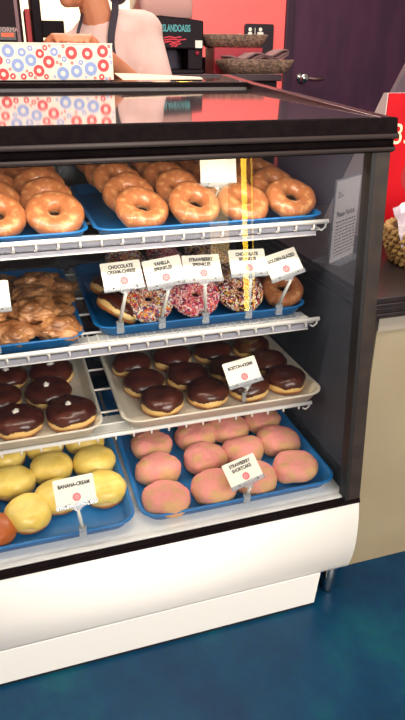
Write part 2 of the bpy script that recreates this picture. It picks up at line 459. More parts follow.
# shelves
M['plate'] = mat('pale_plate', (206, 206, 200), .5)
def shelf(z, fascia, drop=0., x1=-.045, yf=.20):
    x0 = XL + .045
    bm = newbm()
    x = x0 + .01
    while x < x1 - .005:                              # lattice of lengthwise wires
        if not (-.605 < x < -.535): tube(bm, [(x, yf, z - drop), (x, .755, z - drop)], .0016, 5)
        x += .043
    for y in (.235, .30, .42, .54, .66, .755):
        tube(bm, [(x0, y, z - drop - .004), (x1 - .01, y, z - drop - .004)], .0028, 6)
    # white plate over the front few centimetres
    sh = cpart('shelf', bm, M['wire'], smooth=False)
    bm = newbm(); box(bm, x0, x1 - .012, yf + .004, yf + .075, z - drop - .004, z - drop - .0015)
    x = x1 - .03
    while x > x0 and fascia:
        box(bm, x - .0016, x + .0016, yf + .004, yf + .076, z - drop - .0015, z - drop + .0008, 1); x -= .0215
    box(bm, x0, x1 - .012, yf + .036, yf + .040, z - drop - .0015, z - drop + .0006, 1)
    cpart('front_plate', bm, [M['plate'], M['wire']], sh)
    bm = newbm(); tube(bm, [(x0, yf, z), (x1, yf, z)], .0052, 10); cpart('front_rail', bm, M['wire'], sh, smooth=True)
    bm = newbm(); tube(bm, [(x1 - .004, yf, z), (x1 - .004, yf + .004, z - .014), (x1 - .012, yf + .006, z - .021), (x1 - .020, yf + .006, z - .016)], .0024, 6); cpart('end_hook', bm, M['wire'], sh, smooth=True)
    x = x1 - .035
    while x > x0:
        bm = newbm()
        if fascia: tube(bm, [(x, yf - .001, z), (x, yf - .001, z - .017)], .0025, 6)
        else: tube(bm, [(x, yf, z), (x, yf - .001, z - .013)], .0026, 6)
        cpart('rail_hanger', bm, M['wire'], sh, smooth=True)
        x -= .043
    if fascia:
        bm = newbm(); box(bm, x0, x1 - .026, yf + .004, yf + .006, z - fascia, z - .003)
        cpart('fascia_strip', bm, M['fascia'], sh)
        bm = newbm(); tube(bm, [(x0, yf + .004, z - fascia), (x1 - .026, yf + .004, z - fascia)], .0016, 6); cpart('lower_rail', bm, M['wire'], sh, smooth=True)
    for bx in (XL + .05, -.60, -.075):
        bm = newbm(); prism(bm, [(yf + .06, z - drop - .007), (.765, z - drop - .007), (.765, z - drop - .05), (.74, z - drop - .05), (yf + .06, z - drop - .013)], bx - .002, bx + .002); cpart('bracket', bm, M['wire'], sh)
    return sh
SZ = (.996, .761, .528)
DROP = (.016, .007, -.009)                           # how far the wire floor lies below the front rail
shelf(SZ[0], .030, DROP[0]); shelf(SZ[1], .025, DROP[1]); low = shelf(SZ[2], 0, DROP[2])
bm = newbm(); box(bm, XL + .06, -.07, .216, .232, SZ[2] - .016, SZ[2] - .0075); cpart('added_lamp_strip', bm, M['deck'], low, bevel=.002)  # strip added as a body for the deck fill light

# ------------------------------------------------------------------ trays
def make_tray(w, d, name, m, label, loc, k=1.):
    bm = newbm()
    rc = .045
    prof = [(.022, .0), (.018, .0), (.006, .022), (-.0, .0245), (0, .027), (.005, .0275), (.010, .0245), (.021, .005), (.026, .0035)]
    loops = []
    for ins, z in prof:
        loops.append([(x, y, z * k if z > .006 else z) for x, y in rrect(w - 2 * ins, d - 2 * ins, max(rc - ins * .6, .012), 7)])
    loft(bm, loops)
    o = link(name, bm, m, None, True, loc)
    return tag(o, label, 'tray')
ZT = {k + 1: SZ[k] - DROP[k] + .0022 for k in range(3)}; ZT[4] = .361
def tray(shelfno, x0, x1, y0, depth, m, label, name='serving_tray'):
    return make_tray(x1 - x0, depth, name, M[m], label, ((x0 + x1) / 2, y0 + depth / 2, ZT[shelfno]), 1.06 if m == 'beige' else 1.)
tray(1, -.562, -.042, .207, .552, 'blue', 'blue plastic tray of glazed ring donuts, top shelf, by the black end post')
tray(1, -1.085, -.572, .207, .552, 'blue', 'blue plastic tray of big glazed rings, top shelf, below the donut-print box')
tray(2, -.575, -.052, .236, .51, 'blue', 'blue plastic tray of sprinkle donuts with a row of five name cards')
tray(2, -1.10, -.600, .207, .53, 'blue', 'blue plastic tray heaped with brown glazed apple fritters')
tray(3, -.536, -.018, .174, .56, 'beige', 'beige tray of plain chocolate-iced donuts with one name card')
tray(3, -1.09, -.578, .176, .56, 'beige', 'beige tray of chocolate-iced donuts dotted with white cream')
tray(4, -.527, -.029, .050, .66, 'blue', 'blue plastic tray of pink sugared donuts on the case floor')
tray(4, -1.03, -.537, .050, .66, 'blue', 'blue plastic tray of yellow-iced donuts on the case floor')
def zf(s): return ZT[s] + .0042                       # inner floor of a tray

# ------------------------------------------------------------------ donuts
def bun_profile(r, h, flat=.72, n=14):
    """filled donut: flat bottom, full round side, slightly flattened dome (r, z)"""
    pts = [(0, 0), (r * flat * .6, 0)]
    for k in range(n + 1):
        t = -PI / 2 + PI * k / n
        c = math.copysign(abs(math.cos(t)) ** .62, math.cos(t)); s = math.copysign(abs(math.sin(t)) ** .9, math.sin(t))
        rr = r * (flat + (1 - flat) * c) if t < 0 else r * abs(math.cos(t)) ** .55
        pts.append((max(rr, 0), h * (.42 + (.42 if t < 0 else .58) * s)))
    pts[-1] = (0, h)
    return pts
def bun(r, h, seed, m, name='dough', parent=None, amp=.004, flat=.78):
    bm = newbm(); lathe(bm, bun_profile(r, h, flat), 36)
    wobble(bm, amp, 22, seed, amp * .35, 60)
    zmin = min(v.co.z for v in bm.verts)
    for v in bm.verts: v.co.z = max(v.co.z - zmin - .0008, 0)
    return link(name, bm, m, parent, True)
def icing(r, h, seed, m, parent, amp=.004, flat=.78, cut=.50, wav=.08, off=.0016, name='icing'):
    """cap following the upper part of the same bun with an uneven lower edge"""
    bm = newbm(); lathe(bm, bun_profile(r, h, flat, 44), 110)
    wobble(bm, amp, 22, seed, amp * .35, 60)
    zmin = min(v.co.z for v in bm.verts)
    for v in bm.verts: v.co.z = max(v.co.z - zmin - .0008, 0)
    bm.normal_update()
    dele = []
    for v in bm.verts:
        a = math.atan2(v.co.y, v.co.x)
        e = h * (cut + wav * math.sin(a * 3 + seed) * .6 + wav * math.sin(a * 7 + seed * 2) * .5)
        if v.co.z < e - h * .08: dele.append(v)
        else: v.co += v.normal * (off if v.co.z > e + h * .04 else off * .4)
    bmesh.ops.delete(bm, geom=dele, context='VERTS')
    o = link(name, bm, m, parent, True)
    s = o.modifiers.new('body', 'SOLIDIFY'); s.thickness = .0012; s.offset = -1
    return o

ORD = ['front', 'second', 'third', 'fourth', 'fifth', 'sixth']
COLS = ['beside the black end post', 'second from the end post', 'third from the end post', 'fourth from the end post']

# pink sugared donuts
pink_protos = []
PK = [(-.117, .113), (-.229, .100), (-.341, .096), (-.459, .090),
      (-.109, .235), (-.222, .216), (-.326, .213), (-.451, .202),
      (-.109, .352), (-.222, .330), (-.317, .329), (-.447, .318),
      (-.112, .47), (-.205, .45), (-.32, .445), (-.445, .44)]
def pinks():
    for i, (x, y) in enumerate(PK):
        row, colm = divmod(i, 4)
        lab = 'pink sugar-dusted donut in the lowest blue tray, %s row, %s' % (ORD[row], COLS[colm])
        r = .0595 + rnd.uniform(-.002, .0015); h = .047 + rnd.uniform(-.003, .004)
        bm = newbm(); lathe(bm, bun_profile(r, h, .80), 40, sy=.93)
        wobble(bm, .008, 17, i + 3, .003, 50)
        zm = min(v.co.z for v in bm.verts)
        for v in bm.verts: v.co.z = max(v.co.z - zm - .001, 0)
        o = link('pink_donut', bm, M['pinkd'], None, True, (x + .004, y + .020, zf(4)), (0, 0, rnd.uniform(-.5, .5)))
        tag(o, lab, 'donut', 'pink sugared donuts')
pinks()

def iced(kind, pos, s, r, h, m_top, labels, group, cut=.5, dot=False, wav=.08, name='iced_donut', cat='donut', dough='dough'):
    variants = []
    for i, (x, y) in enumerate(pos):
        if len(variants) < 4:
            t = thing(name, labels[i], cat, (x, y, zf(s)), (0, 0, rnd.uniform(0, 6)), group)
            sd = 20 + len(variants) * 7 + s
            rr = r * rnd.uniform(.97, 1.02)
            bun(rr, h, sd, M[dough], 'dough', t)
            icing(rr, h, sd, M[m_top], t, cut=cut, wav=wav)
            if dot:
                bm = newbm(); lathe(bm, [(0, 0), (.0105, 0), (.0098, .003), (.005, .006), (.0018, .009), (0, .0095)], 5, sx=1.25, sy=.85)
                wobble(bm, .002, 160, sd)
                link('cream_dot', bm, M['cream'], t, True, (rnd.uniform(-.006, .006), rnd.uniform(-.006, .006), h + .0008), (0, 0, rnd.uniform(0, 3)))
            variants.append(t)
        else:
            o = dup(variants[i % 4], (x, y, zf(s)), (0, 0, rnd.uniform(0, 6)), labels[i])
            o.scale = (1, 1, rnd.uniform(.93, 1.06))

BR = [(-.424, .258), (-.308, .262), (-.195, .267), (-.088, .272),
      (-.448, .362), (-.331, .366), (-.210, .374), (-.094, .380),
      (-.458, .480), (-.342, .484), (-.220, .490), (-.100, .494)]
iced('bos', BR, 3, .0545, .046, 'choc', ['chocolate-iced donut without cream dot, beige tray, %s row, %s' % (ORD[i // 4], COLS[3 - i % 4]) for i in range(12)], 'plain chocolate-iced donuts', cut=.56)
BL = [(-.646, .263), (-.767, .262), (-.690, .380), (-.812, .382), (-.672, .490), (-.792, .492), (-.890, .262), (-.932, .376), (-.912, .496)]
bl_lab = ['nearest the plain chocolate tray in front row', 'second in the front row', 'in second row behind the front pair', 'second in the second row', 'third row, nearest the plain tray', 'second in the third row', 'third in the front row', 'third in the second row', 'third in the third row']
iced('bosL', BL, 3, .0575, .047, 'choc', ['chocolate-iced donut with white cream dot, ' + s for s in bl_lab], 'chocolate-iced donuts with cream dots', dot=True, cut=.56)
YL = [(-.592, .184), (-.700, .190), (-.772, .146), (-.600, .302), (-.708, .305), (-.800, .272), (-.61, .412), (-.718, .416), (-.82, .390)]
yl_lab = ['in front row nearest the pink tray', 'behind the banana name card', 'in front, beside the caramel donuts', 'second row nearest the pink tray', 'middle of the second row', 'second row, beside the caramel donut', 'back row nearest the pink tray', 'middle of the back row', 'back row at the caramel side']
iced('yel', YL, 4, .0525, .053, 'yellow', ['yellow-iced round donut ' + s for s in yl_lab], 'yellow-iced donuts', cut=.38, wav=.13)
for i, (x, y) in enumerate(((-.850, .112), (-.886, .212))):
    o = bun(.049, .047, 60 + i, M['brownglz'], 'caramel_donut', None)
    o.location = (x, y, zf(4))
    tag(o, 'caramel-brown filled donut, %s, beside the yellow donuts' % ('nearest the front glass' if i == 0 else 'second from the front glass'), 'donut', 'caramel-brown donuts')

# glazed rings
def ring_mesh(Ro, h, seed, amp=.0045, mi=0):
    bm = newbm()
    n, sg = 18, 44
    w = Ro * .385; c = Ro - w
    prof = []
    for k in range(n):
        a = 2 * PI * k / n
        prof.append((c + w * math.cos(a), h / 2 * (1 + math.copysign(abs(math.sin(a)) ** .85, math.sin(a)))))
    lathe(bm, prof, sg, closed=True)
    wobble(bm, amp, 20, seed, amp * .35, 65)
    return bm
ringmeshes = []
for k in range(5):
    bm = ring_mesh(.0585, .038, 40 + k, .006)
    o = link('glazed_ring_donut', bm, M['glaze'], None, True)
    ringmeshes.append(o.data); bpy.data.objects.remove(o)
def ring(x, y, z, tilt, roll, yaw, label, sc=1., group='glazed ring donuts', k=None):
    o = bpy.data.objects.new('glazed_ring_donut', ringmeshes[rnd.randrange(5) if k is None else k]); COL.objects.link(o)
    o.location = (x, y, z); o.rotation_euler = (R(tilt), R(roll), R(yaw)); o.scale = (sc,) * 3
    return tag(o, label, 'donut', group)
def column(x, y0, n, dx, where, tilt=34, step=.094, dz=.013):
    for i in range(n):
        t = tilt + rnd.uniform(-3, 3)
        half = .0585 * math.sin(R(t)) + .003
        ring(x + dx * i, y0 + step * i, zf(1) + half - .004 + dz * i, t, rnd.uniform(-5, 5), rnd.uniform(0, 20),
             'glazed ring donut, %s, %s from glass' % (where, ['first', 'second', 'third', 'fourth', 'fifth'][i]))
column(-.634, .288, 5, -.010, 'top shelf column by the tray gap')
column(-.752, .288, 5, -.006, 'top shelf column second from the tray gap')
column(-.871, .288, 5, -.006, 'top shelf column third from the tray gap')
column(-.456, .286, 5, -.009, 'top shelf column fourth from the end post')
column(-.338, .288, 5, -.006, 'top shelf column third from the end post')
column(-.221, .288, 5, -.004, 'top shelf column second from the end post', 28)
column(-.104, .292, 5, -.004, 'top shelf column beside the black end post', 34)

# sprinkle donuts
PAL = {'mixed': [(250, 240, 230), (240, 110, 40), (250, 205, 60), (220, 60, 90), (110, 60, 130), (245, 240, 225), (60, 50, 70)],
       'straw': [(250, 150, 160), (235, 70, 100), (250, 220, 210), (180, 60, 110), (245, 130, 60), (250, 240, 230), (120, 40, 80)],
       'choc': [(250, 235, 210), (240, 200, 80), (225, 90, 60), (120, 60, 60), (250, 245, 235), (70, 34, 28), (200, 120, 150)]}
def sprinkles(Ro, h, pal, seed, parent, n=1500):
    rr = random.Random(seed)
    bm = newbm(); lay = bm.loops.layers.float_color.new('col')
    w = Ro * .40; c = Ro - w
    for i in range(n):
        th = rr.uniform(0, 2 * PI); a = R(rr.uniform(-8, 172))
        rad = c + (w + .0022) * math.cos(a); z = h / 2 * (1 + math.sin(a) ** .85 if a > 0 and a < PI else 1 + math.sin(a)) + .0016
        p = Vector((rad * math.cos(th), rad * math.sin(th), z))
        nrm = Vector((math.cos(a) * math.cos(th), math.cos(a) * math.sin(th), math.sin(a)))
        q = nrm.to_track_quat('Z', 'Y').to_matrix().to_4x4()
        mt = Matrix.Translation(p) @ q @ Matrix.Rotation(rr.uniform(0, PI), 4, 'Z')
        f0 = len(bm.faces)
        L, s = .0031, .0012
        box(bm, -L, L, -s, s, -s, s, 0, mt)
        bm.faces.ensure_lookup_table()
        colr = rgb(*rr.choice(pal))
        for f in bm.faces[f0:]:
            for l in f.loops: l[lay] = colr
    o = link('sprinkles', bm, M['sprinkle'], parent); o['kind'] = 'stuff'
    return o
def ring_icing(Ro, h, seed, m, parent):
    bm = ring_mesh(Ro + .001, h + .001, seed)
    bmesh.ops.delete(bm, geom=[v for v in bm.verts if v.co.z < h * .45], context='VERTS')
    return link('icing', bm, m, parent, True)
def sprinkle_donut(kind, m, name, label, loc, rot, seed):
    t = thing(name, label, 'donut', loc, rot, kind + ' sprinkle donuts')
    bm = ring_mesh(.0555, .036, seed); link('dough', bm, M['dough'], t, True)
    ring_icing(.0555, .036, seed, M[m], t)
    sprinkles(.0565, .0375, PAL['mixed' if kind == 'vanilla' else 'straw' if kind == 'strawberry' else 'choc'], seed, t)
    return t
def tz(s, tilt, r=.0555): return zf(s) + r * math.sin(R(tilt)) + .004
T2 = 36
for kind, m, x, where in (('vanilla', 'whiteice', -.440, 'second from the tray gap'), ('strawberry', 'pinkice', -.326, 'in the middle of the tray'), ('chocolate', 'choc', -.213, 'beside the plain glazed ring')):
    nm = kind + '_sprinkle_donut'
    iname = {'vanilla': 'white-iced donut crusted with rainbow sprinkles', 'strawberry': 'pink-iced donut with pink and white sprinkles', 'chocolate': 'chocolate-iced donut with pale mixed sprinkles'}[kind]
    p = sprinkle_donut(kind, m, nm, iname + ', front row, ' + where, (x, .316, tz(2, T2)), (R(T2), 0, R(rnd.uniform(-6, 6))), 70 + len(kind))
    for j, y in enumerate((.424, .530, .632)):
        dup(p, (x + rnd.uniform(-.003, .003), y, tz(2, T2)), (R(T2), 0, R(rnd.uniform(20, 60))), iname + ', %s row, %s' % (ORD[j + 1], where))
for j, y in enumerate((.312, .415, .52)):
    ring(-.1, y, zf(2) + .0555 * .93 * math.sin(R(34)) + .004, 34, 0, 30 * j, 'plain glazed ring donut on the sprinkle tray, %s row, by the end post' % ORD[j], .92, 'plain rings on the sprinkle tray')
# split chocolate donut with a cream slit
def split_donut(y, lab):
    t = thing('split_chocolate_donut', lab, 'donut', (-.522, y, zf(2)), (0, 0, 0), 'split chocolate donuts')
    inn = bpy.data.objects
    a = bun(.053, .042, 91, M['dough'], 'dough', t); b_ = icing(.053, .042, 91, M['choc'], t, cut=.55)
    bm = newbm(); tube(bm, [(-.037, -.024, .012), (-.013, -.048, .014), (.016, -.051, .0145), (.039, -.033, .013)], .006, 8, radii=[.003, .0075, .0075, .003])
    link('cream_filling', bm, mat('pale_filling', (238, 206, 140), .5), t, True)
    for o in t.children: pass
    t.rotation_euler = (R(-8), R(34), R(0)); t.location.z += .024; t.location.y += .0
    return t
split_donut(.312, 'chocolate-iced split donut with pale cream, front row by the tray gap')
split_donut(.425, 'chocolate-iced split donut with pale cream, second row by the tray gap')

# apple fritters
FR = [(-.652, .258, 0, 0), (-.752, .262, 0, 20), (-.655, .352, .0, 50), (-.752, .358, 0, 80), (-.700, .305, .036, 10), (-.70, .40, .034, 100), (-.645, .440, 0, 33), (-.745, .455, 0, 140), (-.80, .305, .034, 60), (-.85, .26, 0, 15), (-.85, .36, 0, 70), (-.80, .41, .034, 120), (-.635, .525, 0, 10), (-.74, .55, 0, 95), (-.69, .50, .034, 60), (-.835, .49, 0, 40), (-.775, .60, .0, 200), (-.67, .60, .0, 130)]
fr_lab = ['front corner of the tray by the gap', 'second in the front row', 'second row, by the tray gap', 'middle of the second row', 'resting on top of the front four', 'on top, over the second and third rows', 'third row, by the tray gap', 'middle of the third row', 'on top, near the cut-off name card', 'third in the front row', 'third in the second row', 'on top, toward the back', 'fourth row, by the tray gap', 'fourth row, middle', 'on top of the third and fourth rows', 'fourth in the third row', 'back row, middle', 'back row, by the tray gap']
for i, (x, y, dz, yaw) in enumerate(FR):
    bm = newbm(); bmesh.ops.create_icosphere(bm, subdivisions=5, radius=1.)
    for v in bm.verts:
        p = v.co.copy(); off = Vector((i * 2.3, i * 1.1, 0))
        d = .98 + .20 * noise.noise(p * 1.3 + off) + .34 * (.55 - noise.voronoi(p * 1.55 + off)[0][0]) + .16 * (.5 - noise.voronoi(p * 4.2 + off)[0][0]) + .04 * noise.noise(p * 9 + off)
        v.co = Vector((p.x * .053 * d, p.y * .046 * d, p.z * .025 * d))
    zm = min(v.co.z for v in bm.verts)
    for v in bm.verts: v.co.z = max(v.co.z - zm - .002, 0)
    o = link('apple_fritter', bm, M['fritter'], None, True, (x, y, zf(2) + dz), (0, 0, R(yaw)))
    tag(o, 'lumpy brown glazed apple fritter, ' + fr_lab[i], 'pastry', 'apple fritters')

# ------------------------------------------------------------------ name cards in clear clips
def name_card(lines, loc, base, label, roll=0, tilt=34, yaw=0, w=.086, h=.058, blank=False):
    """loc: card centre; base: where the clip grips the tray rim"""
    t = thing('name_card', label, 'sign', base, (0, 0, 0), 'donut name cards')
    B = Vector(base)
    mt = Matrix.Translation(Vector(loc) - B) @ Matrix.Rotation(R(yaw), 4, 'Z') @ Matrix.Rotation(R(90 - tilt), 4, 'X') @ Matrix.Rotation(R(roll), 4, 'Z')
    bm = newbm(); lp = rrect(w, h, .003, 3)
    loft(bm, [[mt @ Vector((x, y, z)) for x, y in lp] for z in (-.0005, .0005)])
    c = link('card', bm, M['card'], t)
    if not blank:
        bm = newbm()
        n = len(lines); sz = .0110
        for i, s in enumerate(lines):
            yy = h * .5 - .0115 - i * .0118 - (0 if n == 2 else .005)
            text_into(bm, s, sz, mt @ Matrix.Translation((0, yy, .0009)), 0, .0001, sx=.80, bold=.0005)
        link('lettering', bm, M['ink'], c)
        bm = newbm()
        L = mt @ Matrix.Translation((.002, -h * .5 + .0145, .0009))
        disc(bm, .0042, .0088, L, 0); disc(bm, .0, .0042, L, 1); disc(bm, .0012, .0030, L @ Matrix.Translation((0, 0, .0002)), 0)
        for k in range(7):
            a = k * 2 * PI / 7
            box(bm, .0052, .0076, -.0007, .0007, .0001, .0004, 1, L @ Matrix.Rotation(a, 4, 'Z'))
        link('donut_logo', bm, [M['logo'], M['logow']], c)
    # clear channel along the bottom edge with two dark pins
    bm = newbm()
    box(bm, -w / 2 - .001, w / 2 + .001, -h / 2 - .007, -h / 2 + .003, .0008, .0035, 0, mt)
    box(bm, -w / 2 - .001, w / 2 + .001, -h / 2 - .007, -h / 2 + .003, -.0035, -.0008, 0, mt)
    ch = link('clear_channel', bm, M['clear'], t)
    bm = newbm()
    for sx in (-.024, .026): disc(bm, 0, .0018, mt @ Matrix.Translation((sx, -h / 2 - .001, .0038)), 0, 8)
    link('pin', bm, M['ink'], ch)
    # neck, ball joint, spring clip
    p0 = mt @ Vector((0, -h / 2 - .007, 0)); 
    bm = newbm()
    V = [mt @ Vector(q) for q in ((-.014, -h / 2 - .006, 0), (.014, -h / 2 - .006, 0), (.004, -h / 2 - .015, 0), (-.004, -h / 2 - .015, 0))]
    vs = [bm.verts.new(v + Vector((0, -.0015, 0))) for v in V] + [bm.verts.new(v + Vector((0, .0015, 0))) for v in V]
    for f in ((0, 1, 2, 3), (7, 6, 5, 4), (0, 4, 5, 1), (1, 5, 6, 2), (2, 6, 7, 3), (3, 7, 4, 0)): bm.faces.new([vs[i] for i in f])
    p1 = mt @ Vector((0, -h / 2 - .014, 0))
    link('fork', bm, M['clear'], t)
    bm = newbm(); tube(bm, [p1, p1.lerp(Vector((0, 0, .014)), .5), (0, 0, .012)], .0034, 10, radii=[.0034, .0042, .0036])
    link('stem', bm, M['clipw'], t, True)
    bm = newbm()
    for dy in (-.004, .003):
        box(bm, -.008, .008, dy, dy + .0016, -.014, .013)
    box(bm, -.0085, .0085, -.004, .0046, .011, .0135); box(bm, -.0075, .0075, -.0047, -.0036, -.004, .002)
    link('clip', bm, M['clear'], t)
    return t
M['clipw'] = mat('milky_plastic', (222, 222, 214), .3)
zc2 = ZT[2] + .026; zc3 = ZT[3] + .026; zc4 = ZT[4] + .026
name_card(['CHOCOLATE', 'CREAM-CHEESE'], (-.512, .222, .909), (-.520, .2385, zc2), 'name card for the chocolate cream-cheese donut, by the tray gap', 2, 38)
name_card(['VANILLA', 'SPRINKLES'], (-.421, .222, .908), (-.424, .2385, zc2), 'name card lettered for vanilla sprinkles', 6, 30)
name_card(['STRAWBERRY', 'SPRINKLES'], (-.334, .222, .909), (-.320, .2385, zc2), 'name card lettered for strawberry sprinkles', -2, 40)
name_card(['CHOCOLATE', 'SPRINKLES'], (-.226, .222, .912), (-.213, .2385, zc2), 'name card lettered for chocolate sprinkles, in the yellow glare', -2, 36)
name_card(['GOLDEN-GLAZED'], (-.139, .222, .900), (-.135, .2385, zc2), 'tilted name card in front of the plain glazed ring by the end post', 13, 36)
name_card(['APPLE', 'FRITTER'], (-.787, .20, .897), (-.785, .2105, zc2), 'name card on the fritter tray, mostly cut off by the photo edge', 0, 34)
name_card(['BOSTON-KREME'], (-.240, .20, .648), (-.222, .2185, zc3), 'name card on the beige plain chocolate tray', 8, 38)
name_card(['STRAWBERRY', 'SHORTCAKE'], (-.279, .075, .452), (-.274, .0535, zc4), 'name card on the tray of pink sugared donuts', 12, 48)
name_card(['BANANA-CREAM'], (-.667, .065, .492), (-.660, .0535, zc4), 'name card on the tray of yellow-iced donuts', 2, 28)
name_card([], (-.256, .348, 1.093), (-.274, .338, zf(1) + .0145), 'blank white card put in for a glass reflection among the top-shelf rings', -3, 18, blank=True)  # this blank card stands in for a pale glass reflection

# ------------------------------------------------------------------ donut-print box on top of the case
def donut_box():
    x0, x1, y0, y1, z0, z1 = -1.02, -.402, .83, 1.02, 1.2728, 1.363
    t = thing('donut_box', 'white carton printed with red and blue donut rings, on top of the case', 'box', ((x0 + x1) / 2, (y0 + y1) / 2, z0))
    O = Vector(t.location)
    W = mat('white_carton', (230, 208, 190), .5); Rd = mat('red_print', (208, 46, 50), .5); Bl = mat('blue_print', (132, 150, 194), .5)
    bm = newbm(); vs = box(bm, x0, x1, y0, y1, z0, z1 - .004)
    for v in bm.verts: v.co -= O
    link('carton', bm, W, t, bevel=.0015)
    bm = newbm(); box(bm, x0 - .001, x1 + .001, y0 - .001, y1 + .001, z1 - .004, z1)
    for v in bm.verts: v.co -= O
    link('lid', bm, W, t, bevel=.001)
    rr = random.Random(11)
    def face(name, w, h, mt):
        bm = newbm(); placed = []
        tries = 0
        for r_try, cnt in ((.0158, 300), (.0112, 400), (.0070, 600), (.0038, 600)):
            for _ in range(cnt):
                r = r_try * rr.uniform(.9, 1.1); x = rr.uniform(-w / 2 + r, w / 2 - r); y = rr.uniform(-h / 2 + r * .6, h / 2 - r * .6)
                if abs(y) > h / 2 - r: y = math.copysign(h / 2 - r - .0005, y)
                if all((x - a) ** 2 + (y - b) ** 2 > (r + c + .0018) ** 2 for a, b, c in placed):
                    placed.append((x, y, r)); disc(bm, r * .40, r, mt @ Matrix.Translation((x, y, 0)), rr.randrange(2), 22)
        for v in bm.verts: v.co -= O
        link(name, bm, [Rd, Bl], t)
    face('front_print', x1 - x0, z1 - z0 - .004, Matrix.Translation(((x0 + x1) / 2, y0 - .0006, (z0 + z1) / 2 - .002)) @ Matrix.Rotation(R(90), 4, 'X'))
    face('side_print', y1 - y0, z1 - z0 - .004, Matrix.Translation((x1 + .0006, (y0 + y1) / 2, (z0 + z1) / 2 - .002)) @ Matrix.Rotation(R(90), 4, 'Z') @ Matrix.Rotation(R(90), 4, 'X'))
donut_box()
bm = newbm()
loft(bm, [[(x, y, z) for x, y, z in ((-.385, .79, a), (-.14, .84, a), (-.12, .93, a + .003), (-.30, .99, a + .012), (-.38, .95, a + .014))] for a in (1.2732, 1.2758)])
tag(link('paper_sheet', bm, mat('cream_paper', (250, 222, 190), .6), None, bevel=.001), 'folded cream paper sheet lying on the case beside the donut box', 'paper')

